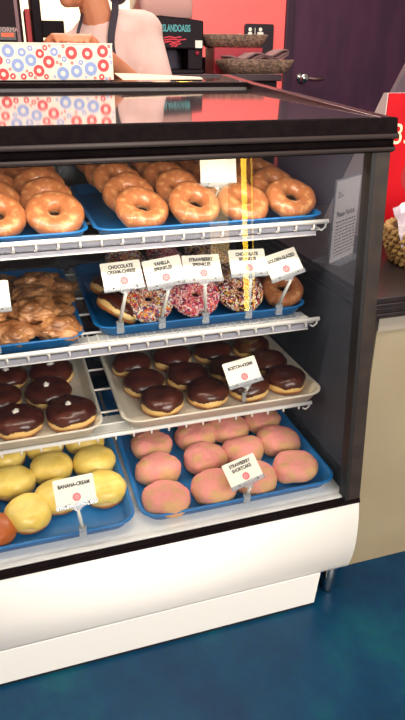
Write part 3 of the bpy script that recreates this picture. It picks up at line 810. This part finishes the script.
# ------------------------------------------------------------------ person behind the case
skin = mat('warm_skin', (206, 134, 98), .5, c2=(198, 124, 90), scale=14, sss=.05)
def remesh(o, v, it=6):
    m = o.modifiers.new('skin', 'REMESH'); m.mode = 'VOXEL'; m.voxel_size = v; m.use_smooth_shade = True
    s = o.modifiers.new('soft', 'SMOOTH'); s.iterations = it; s.factor = .5
def make_person():
    t = thing('person', 'person in white t-shirt and black apron straps standing behind the case, face turned aside', 'person', (-.31, 1.52, 0))
    O = Vector(t.location)
    bm = newbm()
    # head in profile, looking along -X and down
    ellip(bm, (-.375, 1.435, 1.625), (.098, .076, .108), rot=Matrix.Rotation(R(12), 3, 'Y'))
    ellip(bm, (-.425, 1.42, 1.555), (.050, .054, .066))
    ellip(bm, (-.448, 1.415, 1.510), (.026, .030, .022))          # chin
    capsule(bm, (-.365, 1.40, 1.56), (-.44, 1.412, 1.512), .026, .02)   # jaw lines
    capsule(bm, (-.365, 1.465, 1.56), (-.44, 1.425, 1.512), .026, .02)
    capsule(bm, (-.468, 1.42, 1.625), (-.492, 1.418, 1.585), .010, .014)  # nose
    capsule(bm, (-.474, 1.405, 1.558), (-.474, 1.432, 1.558), .009, .009)  # upper lip
    capsule(bm, (-.470, 1.407, 1.545), (-.470, 1.430, 1.545), .009, .009)
    capsule(bm, (-.452, 1.385, 1.650), (-.462, 1.45, 1.650), .012, .012)   # brow
    for y in (1.355, 1.512): ellip(bm, (-.36, y, 1.590), (.022, .010, .034), 10, 8)
    capsule(bm, (-.325, 1.475, 1.40), (-.368, 1.442, 1.56), .058, .054)   # neck
    # trunk
    for a, b_, ra, rb in (((-.31, 1.52, 1.36), (-.31, 1.53, 1.18), .125, .12), ((-.31, 1.53, 1.18), (-.31, 1.54, .98), .115, .13), ((-.20, 1.535, 1.41), (-.43, 1.495, 1.365), .055, .052),
                          ((-.25, 1.53, 1.33), (-.38, 1.51, 1.32), .11, .11), ((-.36, 1.54, .97), (-.26, 1.54, .97), .12, .12)):
        capsule(bm, a, b_, ra, rb)
    for sx, dx in ((-.40, -.02), (-.22, .02)):
        capsule(bm, (sx, 1.54, .90), (sx + dx, 1.53, .48), .088, .056); capsule(bm, (sx + dx, 1.53, .48), (sx + dx, 1.55, .09), .056, .038)
        capsule(bm, (sx + dx, 1.56, .05), (sx + dx * 1.5, 1.38, .035), .042, .034)
    # arms reaching to the box
    def arm(sh, el, wr):
        capsule(bm, sh, el, .052, .042); capsule(bm, el, wr, .041, .028)
    arm((-.165, 1.535, 1.41), (-.125, 1.40, 1.165), (-.395, 1.10, 1.345))
    arm((-.455, 1.49, 1.36), (-.60, 1.36, 1.16), (-.575, 1.12, 1.335))
    def hand(wr, palm, dirx):
        w = Vector(wr); p = Vector(palm); d = (p - w).normalized(); side = Vector((dirx, 0, 0))
        for k in range(4):
            f = side * (.020 - .0135 * k)
            capsule(bm, w + f * .4, p + f, .014, .012)
            L = (.030, .034, .032, .025)[k]
            k1 = p + f + d * .018 + Vector((0, 0, .004)); k2 = k1 + d * L * .7 + Vector((0, 0, -.010)); k3 = k2 + d * L * .45 + Vector((0, 0, -.016))
            capsule(bm, p + f, k1, .0095, .009, 8); capsule(bm, k1, k2, .009, .008, 8); capsule(bm, k2, k3, .008, .0068, 8)
        th = w.lerp(p, .35) + side * .028; t1 = th + side * .018 + d * .020; t2 = t1 + d * .026 + side * .004 + Vector((0, 0, -.006))
        capsule(bm, w.lerp(p, .25) + side * .012, th, .013, .011, 8); capsule(bm, th, t1, .0105, .0095, 8); capsule(bm, t1, t2, .0095, .0075, 8)
    hand((-.395, 1.10, 1.345), (-.445, 1.02, 1.376), -1)
    hand((-.575, 1.12, 1.335), (-.530, 1.02, 1.376), 1)
    for v in bm.verts: v.co -= O
    body = link('body', bm, skin, t, True); remesh(body, .0048, 5)
    # features of the face
    eyem = mat('eye_white', (235, 228, 220), .3); irm = mat('brown_iris', (50, 28, 18), .3)
    for y in (1.392, 1.446):
        bm = newbm(); ellip(bm, (-.463, y, 1.628), (.010, .012, .009), 12, 8)
        for v in bm.verts: v.co -= O
        e = link('eye', bm, eyem, t, True)
        bm = newbm(); ellip(bm, (-.4715, y, 1.626), (.003, .005, .005), 10, 8)
        for v in bm.verts: v.co -= O
        link('iris', bm, irm, e, True)
    bm = newbm(); capsule(bm, (-.481, 1.407, 1.5515), (-.481, 1.431, 1.5515), .0045, .0045, 8)
    for v in bm.verts: v.co -= O
    link('lips', bm, mat('lip_skin', (160, 84, 76), .5), t, True)
    # hair: cap, bun at the nape
    bm = newbm()
    ellip(bm, (-.362, 1.437, 1.642), (.103, .083, .108), rot=Matrix.Rotation(R(12), 3, 'Y'))
    bmesh.ops.delete(bm, geom=[v for v in bm.verts if (v.co.x < -.40 and v.co.z < 1.70) or v.co.z < 1.57], context='VERTS')
    ellip(bm, (-.262, 1.475, 1.555), (.042, .045, .050))
    ellip(bm, (-.29, 1.455, 1.60), (.05, .06, .05))
    for v in bm.verts: v.co -= O
    h = link('hair', bm, mat('dark_hair', (44, 24, 44), .55, c2=(30, 16, 30), scale=60, stretch=(1, 1, .1)), t, True); remesh(h, .006, 3)
    # t-shirt: trunk, collar and short sleeves over the body
    bm = newbm()
    for a, b_, ra, rb in (((-.31, 1.52, 1.36), (-.31, 1.53, 1.18), .138, .135), ((-.31, 1.53, 1.18), (-.31, 1.54, .93), .132, .145),
                          ((-.25, 1.53, 1.33), (-.38, 1.51, 1.32), .125, .122), ((-.36, 1.54, .93), (-.26, 1.54, .93), .132, .132),
                          ((-.320, 1.480, 1.395), (-.333, 1.470, 1.422), .080, .066),
                          ((-.175, 1.535, 1.422), (-.43, 1.492, 1.362), .072, .062), ((-.255, 1.525, 1.425), (-.16, 1.53, 1.425), .074, .074),
                          ((-.165, 1.535, 1.412), (-.138, 1.45, 1.25), .075, .070), ((-.455, 1.49, 1.352), (-.545, 1.41, 1.235), .062, .062)):
        capsule(bm, a, b_, ra, rb, 16)
    for v in bm.verts: v.co -= O
    sh = link('t_shirt', bm, mat('white_cotton', (226, 190, 180), .8, c2=(216, 178, 168), scale=9, bump=.35, bscale=14), t, True); remesh(sh, .008, 8)
    # trousers
    bm = newbm()
    capsule(bm, (-.36, 1.54, .95), (-.26, 1.54, .95), .128, .128)
    for sx, dx in ((-.40, -.02), (-.22, .02)):
        capsule(bm, (sx, 1.54, .90), (sx + dx, 1.53, .48), .100, .075); capsule(bm, (sx + dx, 1.53, .48), (sx + dx, 1.55, .10), .075, .062)
    for v in bm.verts: v.co -= O
    o = link('trousers', bm, mat('black_trousers', (30, 27, 30), .8), t, True); remesh(o, .011, 3)
    for sx in (-.42, -.20):
        bm = newbm(); capsule(bm, (sx, 1.57, .052), (sx, 1.36, .047), .052, .044)
        for v in bm.verts: v.co -= O; v.co.z = max(v.co.z, 0)
        link('shoe', bm, M['rubber'], t, True)
    # apron: bib, skirt and two neck straps lying on the shirt
    ap = mat('black_apron', (46, 36, 48), .75, bump=.1, bscale=200)
    bm = newbm()
    rows = []
    for z, hw, yy in ((1.31, .085, 1.372), (1.2, .12, 1.372), (1.05, .16, 1.375), (.9, .18, 1.375), (.62, .18, 1.385)):
        rows.append([(-.325 + hw * math.sin(a) , yy + .05 * (1 - math.cos(a)) * 1.6, z) for a in [R(-70 + 140 * k / 10) for k in range(11)]])
    vv = [[bm.verts.new(Vector(p) - O) for p in r] for r in rows]
    for a, b_ in zip(vv, vv[1:]):
        for k in range(10): bm.faces.new([a[k], a[k + 1], b_[k + 1], b_[k]])
    bib = link('apron', bm, ap, t, True); s = bib.modifiers.new('cloth', 'SOLIDIFY'); s.thickness = .004
    def strap(pts, hw):
        bm = newbm()
        P = [Vector(p) for p in pts]; vs = []
        for i, p in enumerate(P):
            d = (P[min(i + 1, len(P) - 1)] - P[max(i - 1, 0)]).normalized()
            sd = d.cross(Vector((0, -1, .3))).normalized() * hw
            vs.append((bm.verts.new(p - sd - O), bm.verts.new(p + sd - O)))
        for a, b_ in zip(vs, vs[1:]): bm.faces.new([a[0], a[1], b_[1], b_[0]])
        o = link('neck_strap', bm, ap, bib, True); s = o.modifiers.new('cloth', 'SOLIDIFY'); s.thickness = .004; s.offset = 0
        o.modifiers.new('sub', 'SUBSURF').levels = 2
    return t, strap
person, strap = make_person()
strap([(-.295, 1.375, 1.29), (-.318, 1.372, 1.37), (-.304, 1.385, 1.43), (-.287, 1.40, 1.48), (-.278, 1.43, 1.52), (-.285, 1.49, 1.55)], .014)
strap([(-.40, 1.375, 1.29), (-.43, 1.375, 1.37), (-.425, 1.39, 1.415), (-.408, 1.40, 1.445), (-.40, 1.43, 1.47), (-.39, 1.46, 1.485)], .006)

# ------------------------------------------------------------------ cabinet and machines behind
M['cab'] = mat('black_cabinet', (25, 15, 22), .5, c2=(31, 19, 27), scale=20, spec=.15)
cab = thing('back_cabinet', 'tall black equipment cabinet standing behind the person', 'cabinet', (-.1, 2.1, 0))
bm = newbm(); box(bm, -1.0, .59, -.36, .4, 0, 1.25); link('carcass', bm, M['cab'], cab, bevel=.004)
bm = newbm(); box(bm, -1.02, .60, -.39, .42, 1.25, 1.278); link('cabinet_top', bm, mat('dark_laminate', (58, 40, 46), .3), cab, bevel=.004)
for x0 in (-.98, -.455, .07):
    bm = newbm(); box(bm, x0, x0 + .515, -.385, -.362, .05, 1.22); d = link('door', bm, M['cab'], cab, bevel=.004)
    bm = newbm(); box(bm, x0 + .455, x0 + .47, -.41, -.386, .6, .8); link('handle', bm, M['chrome'], d, bevel=.003)
# frozen-drink machine
def drink_machine():
    t = thing('frozen_drink_machine', 'black frozen drink machine with turquoise lettering and clear hopper, behind the person', 'drink machine', (.05, 2.04, 1.278))
    dk = mat('black_housing', (27, 14, 22), .5, spec=.15)
    bm = newbm(); box(bm, -.12, .145, -.14, .2, 0, .018); box(bm, -.12, .145, .0, .2, .018, .12); box(bm, .075, .145, -.12, .0, .018, .20); link('stand', bm, dk, t, bevel=.004)
    bm = newbm(); pr = [(-.135, .090), (-.10, .045), (.145, .09), (.145, .255), (-.135, .262), (-.16, .2)]
    A = []
    for y, s in ((-.135, .0), (-.05, .0), (.2, .0)):
        A.append([(x, y, z) for x, z in ((-.165, .222), (-.165, .18), (-.135, .12), (-.11, .10), (.145, .10), (.145, .212), (.08, .220), (-.05, .229))])
    loft(bm, A); link('housing', bm, dk, t, bevel=.006)
    bm = newbm(); loft(bm, [[(x, y, z) for x, y in rrect(w, d, .03, 5)] for w, d, z in ((.24, .26, .225), (.25, .27, .40), (.255, .275, .52))])
    for v in bm.verts: v.co.x -= .01; v.co.y += .03
    link('hopper', bm, mat('milky_hopper', (250, 196, 186), .25, coat=.3), t, True)
    bm = newbm(); lathe(bm, [(0, .02), (.05, .02), (.044, .03), (.038, .10), (.03, .112), (0, .112)], 20, c=(.0, -.07, 0)); link('blender_jar', bm, glass_mat('smoky_jar', (96, 84, 104), 1.5, .05, (120, 110, 130), .25), t, True)
    bm = newbm(); mt = Matrix.Translation((.008, -.1365, .180)) @ Matrix.Rotation(R(90), 4, 'X')
    text_into(bm, 'ISLAND', .038, mt @ Matrix.Translation((-.020, 0, 0)), 0, .0005, sx=.58, bold=.0008); text_into(bm, 'OASIS', .038, mt @ Matrix.Translation((.046, 0, 0)), 0, .0005, sx=.58, bold=.0008)
    link('logo_lettering', bm, mat('turquoise_print', (84, 176, 180), .5), t)
    bm = newbm()
    for (x, z, w) in ((.0, .170, .040), (.012, .161, .050), (-.002, .152, .036), (.012, .144, .026), (.008, .136, .014)):
        tube(bm, [(x - w, -.136, z - .027), (x - w * .3, -.136, z - .022), (x + w * .3, -.136, z - .026), (x + w, -.136, z - .022)], .003, 6)
    link('logo_brushstrokes', bm, mat('coral_print', (232, 70, 88), .5), t)
    bm = newbm(); box(bm, .105, .138, -.1365, -.1355, .105, .135); link('sticker', bm, M['card'], t)
    bm = newbm(); lathe(bm, [(0, 0), (.01, 0), (.01, .006), (0, .008)], 12)
    bmesh.ops.rotate(bm, verts=bm.verts, cent=(0, 0, 0), matrix=Matrix.Rotation(R(90), 3, 'X')); link('button', bm, mat('dim_red', (150, 30, 50), .4), t, True, (.118, -.121, .085))
drink_machine()
# coffee brewer at the far end
def brewer():
    t = thing('coffee_brewer', 'dark coffee machine with a small orange panel, behind the donut-print box', 'coffee machine', (-.70, 2.2, 1.278))
    dk = mat('brown_black_housing', (46, 22, 30), .5, spec=.15)
    bm = newbm(); box(bm, -.17, .125, -.1, .16, 0, .5); link('housing', bm, dk, t, bevel=.008)
    bm = newbm(); box(bm, -.16, .095, -.112, -.1, .13, .185); pn = link('control_panel', bm, mat('dark_panel', (44, 26, 30), .3), t, bevel=.003)
    bm = newbm(); box(bm, .03, .085, -.1145, -.112, .145, .161); link('orange_display', bm, mat('orange_display', (230, 90, 40), .4, emit=(240, 90, 30), estr=.3), pn)
    bm = newbm(); text_into(bm, 'TORMA', .024, Matrix.Translation((.062, -.1125, .172)) @ Matrix.Rotation(R(90), 4, 'X'), 0, .0005); link('lettering', bm, mat('pale_lettering', (236, 190, 180), .5), pn)
    bm = newbm(); box(bm, .098, .112, -.106, -.1, .02, .48); link('edge_strip', bm, mat('dull_steel', (110, 80, 84), .4, metal=.5), t)
brewer()
bm = newbm(); box(bm, -.558, -.536, 2.14, 2.3, 1.278, 1.535)
tag(link('red_carton', bm, mat('red_card', (224, 62, 66), .5), None, bevel=.002), 'narrow upright red carton beside the coffee machine', 'carton')
def tower():
    t = thing('black_dispenser', 'slim black dispenser column between the red carton and the bright panel', 'dispenser', (-.49, 2.2, 1.278))
    bm = newbm(); box(bm, -.04, .0, -.09, .1, 0, .6); link('column', bm, M['cab'], t, bevel=.005)
    bm = newbm(); box(bm, -.04, .05, -.1, .1, 0, .05); link('foot', bm, M['cab'], t, bevel=.004)
    bm = newbm(); box(bm, .0, .10, -.05, .06, .15, .215); link('arm', bm, M['cab'], t, bevel=.004)
    bm = newbm(); lathe(bm, [(0, 0), (.012, 0), (.012, .04), (0, .04)], 12, c=(.05, -.08, .05)); link('spout', bm, M['chrome'], t, True)
tower()
# bright menu panel on the back wall
mp = thing('menu_panel', 'bright lit pale panel on the back wall behind the person', 'panel', (-.10, 3.47, 1.62))
bm = newbm(); box(bm, -.55, .47, -.02, .02, -.30, .42); link('panel_frame', bm, M['cab'], mp, bevel=.004)
bm = newbm(); box(bm, -.53, .45, -.024, -.0205, -.28, .40); link('lit_face', bm, mat('lit_face', (255, 240, 206), .5, emit=(255, 238, 196), estr=.75), mp)

# woven trays
def woven(name, L, W, H, m, label, loc, rz, liner):
    t = thing(name, label, 'basket', loc, (0, 0, R(rz)), 'woven trays on the back cabinet')
    bm = newbm()
    loops = [[(x, y, z) for x, y in rrect(L - 2 * i, W - 2 * i, .04, 5)] for i, z in ((.03, 0), (.012, H * .5), (0, H), (.005, H + .002), (.012, H), (.024, H * .5), (.035, .006))]
    loft(bm, loops); link('weave', bm, m, t, True)
    for j in range(liner[0]):
        bm = newbm(); a = .004 * j
        n = 12
        rows = [[bm.verts.new(((-L / 2 + .03 + (L - .06) * k / n), -W / 2 + .03 + (W - .06) * r, H * .75 + .012 * j + .010 * math.sin(k * 1.1 + j) + liner[2] * k / n)) for k in range(n + 1)] for r in (0, .5, 1)]
        for p, q in zip(rows, rows[1:]):
            for k in range(n): bm.faces.new([p[k], p[k + 1], q[k + 1], q[k]])
        o = link('paper_liner', bm, liner[1], t, True); s = o.modifiers.new('paper', 'SOLIDIFY'); s.thickness = .008
    return t
wick = mat('grey_brown_wicker', (98, 76, 64), .7, c2=(150, 118, 98), scale=70, bump=1., bscale=90, stretch=(1, 1, 1.6))
gpap = mat('grey_paper', (126, 92, 92), .7); wpap = mat('white_napkin', (226, 196, 186), .7)
bm = newbm(); box(bm, .22, .48, 2.22, 2.42, 1.278, 1.352)
tag(link('black_case', bm, M['cab'], None, bevel=.006), 'low black case behind the woven trays', 'case')
bm = newbm(); box(bm, .26, .50, 1.95, 2.09, 1.278, 1.388)
tag(link('red_box', bm, mat('deep_red_card', (176, 34, 52), .5), None, bevel=.003), 'deep red box carrying the upper woven tray', 'box')
woven('woven_tray', .32, .16, .052, wick, 'upper woven tray with a pale napkin, on the red box', (.375, 2.02, 1.3885), -4, (1, wpap, 0))
woven('woven_tray', .35, .17, .056, wick, 'lower woven tray with a stack of grey paper sheets', (.42, 1.845, 1.2785), 5, (3, gpap, .028))
# restroom sign
sg = thing('restroom_sign', 'black restroom sign with white man and woman figures on the coral wall', 'sign', (1.10, 3.49, 1.46))
bm = newbm(); loft(bm, [[(x, y_, z) for x, z in rrect(.22, .24, .015, 4)] for y_ in (-.004, .008)]); link('plate', bm, mat('black_sign', (34, 20, 30), .4), sg)
for nm, cx, wm in (('woman_figure', -.070, 1), ('man_figure', .008, 0)):
    bm = newbm()
    mt = Matrix.Translation((cx, -.0055, .055)) @ Matrix.Rotation(R(90), 4, 'X')
    disc(bm, 0, .013, mt @ Matrix.Translation((0, .030, 0)), 0, 16)
    pts = ((-.013, .014), (.013, .014), (.029, -.055), (-.029, -.055)) if wm else ((-.022, .014), (.022, .014), (.022, -.055), (-.022, -.055))
    bm.faces.new([bm.verts.new(mt @ Vector((x, y, 0))) for x, y in pts]); link(nm, bm, M['card'], sg)
bm = newbm(); box(bm, -.035, -.031, -.0058, -.005, .01, .095); link('divider', bm, M['card'], sg)

# ------------------------------------------------------------------ side counter and what stands on it
ct = thing('side_counter', 'beige-fronted counter with black layered top beside the display case', 'counter', (.75, .6, 0))
M['tan'] = mat('beige_laminate', (152, 139, 113), .5, c2=(147, 133, 107), scale=5, bump=.05, bscale=160)
bm = newbm(); box(bm, -.68, .9, -.475, .45, 0.0, .772); link('counter_body', bm, M['tan'], ct, bevel=.002)
bm = newbm(); box(bm, -.682, .9, -.481, -.44, .745, .785); link('painted_shade_strip', bm, mat('painted_shade_grey', (150, 140, 128), .5), ct)  # grey strip stands in for the shade under the worktop
bm = newbm()
for i, z in enumerate((.785, .797, .809, .821)):
    box(bm, -.712 + (.003 if i % 2 else 0), .92, -.497 + (.003 if i % 2 else 0), .47, z, z + (.0118 if i < 3 else .014))
link('worktop', bm, mat('black_layered_top', (30, 22, 24), .35, c2=(40, 30, 30), scale=40), ct, bevel=.0015)
ZC = .835
# red price carton
def price():
    t = thing('price_carton', 'red wedge-shaped display carton with large price number, behind the basket', 'carton', (.47, .55, ZC))
    W = mat('white_card_side', (240, 212, 206), .5); Rd = mat('red_gloss_card', (204, 16, 28), .4, c2=(192, 13, 26), scale=6, spec=.25)
    bm = newbm(); prism(bm, [(-.0, 0), (.0, .408), (.02, .408), (.30, 0)], -.175, .2); link('wedge', bm, W, t)
    bm = newbm(); box(bm, -.173, .2, -.004, -.0005, 0, .408); f = link('red_front', bm, Rd, t)
    bm = newbm(); text_into(bm, '35', .078, Matrix.Translation((-.146, -.0045, .300)) @ Matrix.Rotation(R(90), 4, 'X'), 0, .001, 'LEFT', .9); link('lettering', bm, mat('cream_print', (255, 236, 190), .5), f)
    bm = newbm(); mt = Matrix.Rotation(R(90), 4, 'X')
    for (x, z, r) in ((-.04, .19, .06), (.09, .17, .06), (.02, .09, .055)):
        disc(bm, r * .35, r, Matrix.Translation((x, -.0048, z)) @ mt, 0, 24)
    link('donut_picture', bm, mat('dark_red_print', (170, 40, 44), .4), f)
price()
# woven basket of packets
def basket():
    t = thing('wicker_basket', 'round tan braided basket of wrapped treats on the side counter', 'basket', (.352, .315, ZC))
    bm = newbm()
    lathe(bm, [(0, 0), (.095, 0), (.115, .02), (.126, .05), (.130, .092), (.122, .092), (.116, .05), (.10, .02), (0, .012)], 40)
    bowl = link('basket_bowl', bm, mat('dark_wicker', (92, 66, 40), .7), t, True)
    bm = newbm()
    for j in range(6):
        z = .010 + j * .0155; rr = .103 + .030 * math.sin(min(1, (j + 1) / 5) * PI / 2)
        for s in (0, 1):
            pts = []
            for k in range(97):
                a = 2 * PI * k / 96; ph = a * 18 + s * PI + j * 1.3
                pts.append(((rr + .007 * math.cos(ph)) * math.cos(a), (rr + .007 * math.cos(ph)) * math.sin(a), z + .006 * math.sin(ph)))
            tube(bm, pts, .0065, 6)
    link('braid', bm, mat('tan_wicker', (196, 156, 92), .6, c2=(150, 110, 58), scale=60, bump=.4, bscale=160), t, True)
basket()
def packet(loc, rot, m, label, seed, w=.085, h=.10):
    bm = newbm(); n = 8
    g = [[None] * (n + 1) for _ in range(n + 1)]
    for i in range(n + 1):
        for j in range(n + 1):
            u, v = i / n - .5, j / n - .5
            puff = .016 * max(0, (1 - (2 * u) ** 2)) * max(0, 1 - (2 * v) ** 4)
            q = noise.noise(Vector((u * 5 + seed, v * 5, seed))) * .008
            g[i][j] = bm.verts.new((u * w * (1 + .15 * (v > .3)), -puff + q, (v + .5) * h))
    for i in range(n):
        for j in range(n): bm.faces.new([g[i][j], g[i + 1][j], g[i + 1][j + 1], g[i][j + 1]])
    o = link('treat_packet', bm, m, None, False, loc, rot); s = o.modifiers.new('film', 'SOLIDIFY'); s.thickness = .012; s.offset = 1
    tag(o, label, 'packet', 'treat packets in the basket')
film = mat('cloudy_film', (222, 204, 204), .22, c2=(186, 166, 176), scale=30, coat=.4)
packet((.262, .295, ZC + .045), (R(-8), R(-14), R(10)), film, 'cloudy cellophane packet at the rim of the basket, nearest the case', 1, .07, .125)
packet((.308, .262, ZC + .045), (R(-12), R(10), R(-8)), mat('purple_film', (140, 128, 178), .25, c2=(190, 180, 200), scale=22, coat=.4), 'purple printed packet in the braided basket', 2, .08, .10)
packet((.325, .325, ZC + .06), (R(-5), R(16), R(14)), film, 'tall cloudy cellophane packet standing behind the purple one', 3, .07, .135)
packet((.41, .29, ZC + .05), (R(-18), R(-6), R(20)), mat('amber_film', (196, 140, 84), .25, c2=(150, 96, 54), scale=22, coat=.4), 'amber-brown packet in the braided basket', 4, .08, .085)
# printed notice in an upright holder, seen through the side glass
def notice():
    a = Vector((.064, .37, ZC)); b = Vector((.196, .458, ZC)); ang = math.atan2(b.y - a.y, b.x - a.x); w = (b - a).length * .84; h = .214
    t = thing('notice_holder', 'grey printed notice in a clear upright holder behind the end glass', 'notice', a.lerp(b, .43), (0, 0, ang))
    bm = newbm(); box(bm, -w / 2, w / 2, -.001, .001, .004, h); pg = link('notice_page', bm, mat('grey_page', (236, 226, 216), .6), t)
    bm = newbm(); box(bm, -w / 2 - .003, w / 2 + .003, .002, .004, 0, h + .004); box(bm, -w / 2 - .003, w / 2 + .003, -.03, .05, 0, .003); link('clear_holder', bm, M['clear'], t)
    bm = newbm(); X = Matrix.Rotation(R(90), 4, 'X')
    def L(s, x, z, sz, bold=0.): text_into(bm, s, sz, Matrix.Translation((x, -.0013, z)) @ X, 0, .0001, 'LEFT', .9, bold)
    L('D', -.055, .178, .022, .0006); L('oo', -.038, .176, .012, .0003)
    L('Please Notice', -.055, .128, .020, .0006)
    rr = random.Random(3)
    for i in range(11):
        z = .106 - i * .0088; x = -.052; 
        while x < .05:
            wd = rr.uniform(.008, .02); box(bm, x, min(x + wd, .062), -.0014, -.0011, z, z + (.0028 if i else .004)); x += wd + .004
    link('print', bm, mat('grey_ink', (92, 84, 84), .6), pg)
notice()
# dark easel board at the counter's far side
eb = thing('easel_board', 'dark grey leaning board behind the red price carton', 'board', (.80, 1.0, ZC), (R(-6), 0, 0))
bm = newbm(); prism(bm, [(-.20, 0), (.28, 0), (.34, .70), (.0, .70), (-.15, .435), (-.19, .365), (-.215, .30)], -.012, .012, axis='Y'); link('panel', bm, mat('slate_grey', (96, 76, 86), .6, c2=(86, 68, 78), scale=8), eb, bevel=.004)
bm = newbm(); box(bm, -.2, .28, -.03, .04, 0, .012); link('ledge', bm, M['cab'], eb)

# ------------------------------------------------------------------ unseen tube and lamp added to put two streaks in the glass
def added_streak_lamp():
    t = thing('added_streak_lamp', 'added unseen yellow tube that puts a bright streak in the front glass', 'lamp', (.88, -3.0, 0))
    bm = newbm(); lathe(bm, [(0, 0), (.17, 0), (.17, .015), (.05, .03), (0, .03)], 24); link('base', bm, M['rubber'], t, True)
    bm = newbm(); tube(bm, [(0, .06, .02), (0, .06, 1.34)], .014, 10); link('pole', bm, M['rubber'], t, True)
    for x, e in ((-.014, 36.), (.032, 15.)):
        bm = newbm(); tube(bm, [(x, 0, .12), (x, 0, 1.3)], .019, 10); link('lit_tube', bm, mat('yellow_tube', (255, 214, 70), emit=(255, 206, 60), estr=e), t, True)
    bm = newbm(); box(bm, -.05, .05, .0, .07, 1.3, 1.34); box(bm, -.05, .05, .0, .07, .09, .12); link('end_cap', bm, M['rubber'], t)
    t2 = thing('added_band_lamp', 'added unseen cream lamp that puts a pale band in the front glass', 'lamp', (.67, -3.0, 0))
    bm = newbm(); lathe(bm, [(0, 0), (.12, 0), (.12, .015), (.012, .03), (.012, .5), (0, .5)], 20); link('stand', bm, M['rubber'], t2, True)
    bm = newbm(); loft(bm, [[(x, y, z) for x, y in rrect(.115, .115, .02, 4)] for z in (.5, 1.3)]); link('lamp_shade', bm, mat('paper_shade', (250, 220, 170), emit=(255, 214, 150), estr=8.), t2)
added_streak_lamp()

# ------------------------------------------------------------------ lights
def area(name, loc, rot, sx, sy, power, c):
    l = bpy.data.lights.new(name, 'AREA'); l.shape = 'RECTANGLE'; l.size = sx; l.size_y = sy; l.energy = power; l.color = c
    o = bpy.data.objects.new(name, l); COL.objects.link(o); o.location = loc; o.rotation_euler = rot
    return o
area('window_light', (.3, -3.5, 2.25), (R(66), 0, R(14)), 3.0, 1.3, 175, (1, .95, .89))
area('ceiling_light', (-.4, -.9, 2.75), (0, 0, 0), 1.8, .6, 60, (1, .94, .85))
area('back_ceiling_light', (.2, 2.45, 2.8), (0, 0, 0), 2.2, .8, 58, (1, .82, .72))
area('case_lamp', (-.58, .120, 1.150), (R(28), 0, 0), 1.0, .02, 3.0, (1, .89, .74))
area('deck_fill_light', (-.58, .224, .509), (R(-14), 0, 0), .98, .012, .45, (1, .92, .8))  # fill light added to brighten the deck and lowest trays
area('counter_service_light', (-.2, 1.15, 2.6), (R(-22), 0, 0), 1.2, .4, 8, (1, .82, .72))

w = bpy.data.worlds.new('room_ambience'); scene.world = w; w.use_nodes = True
bg = w.node_tree.nodes['Background']; bg.inputs[0].default_value = (1, .90, .83, 1); bg.inputs[1].default_value = .34

# ------------------------------------------------------------------ camera
cam = bpy.data.cameras.new('camera'); co = bpy.data.objects.new('camera', cam); COL.objects.link(co)
yaw, pit, rol = R(17.3), R(26.0), R(.1)
fw = Vector((math.sin(yaw) * math.cos(pit), math.cos(yaw) * math.cos(pit), -math.sin(pit)))
rt = Vector((math.cos(yaw), -math.sin(yaw), 0)); up = rt.cross(fw)
c_, s_ = math.cos(rol), math.sin(rol)
r2 = rt * c_ + up * s_; u2 = up * c_ - rt * s_
mw = Matrix((r2, u2, -fw)).transposed().to_4x4(); mw.translation = Vector((-.713, -1.0, 1.305))
co.matrix_world = mw
cam.sensor_fit = 'VERTICAL'; cam.sensor_height = 36; cam.sensor_width = 36; cam.lens = 36 * 600 / 720
cam.clip_start = .05
scene.camera = co
scene.view_settings.view_transform = 'Standard'
scene.view_settings.look = 'None'
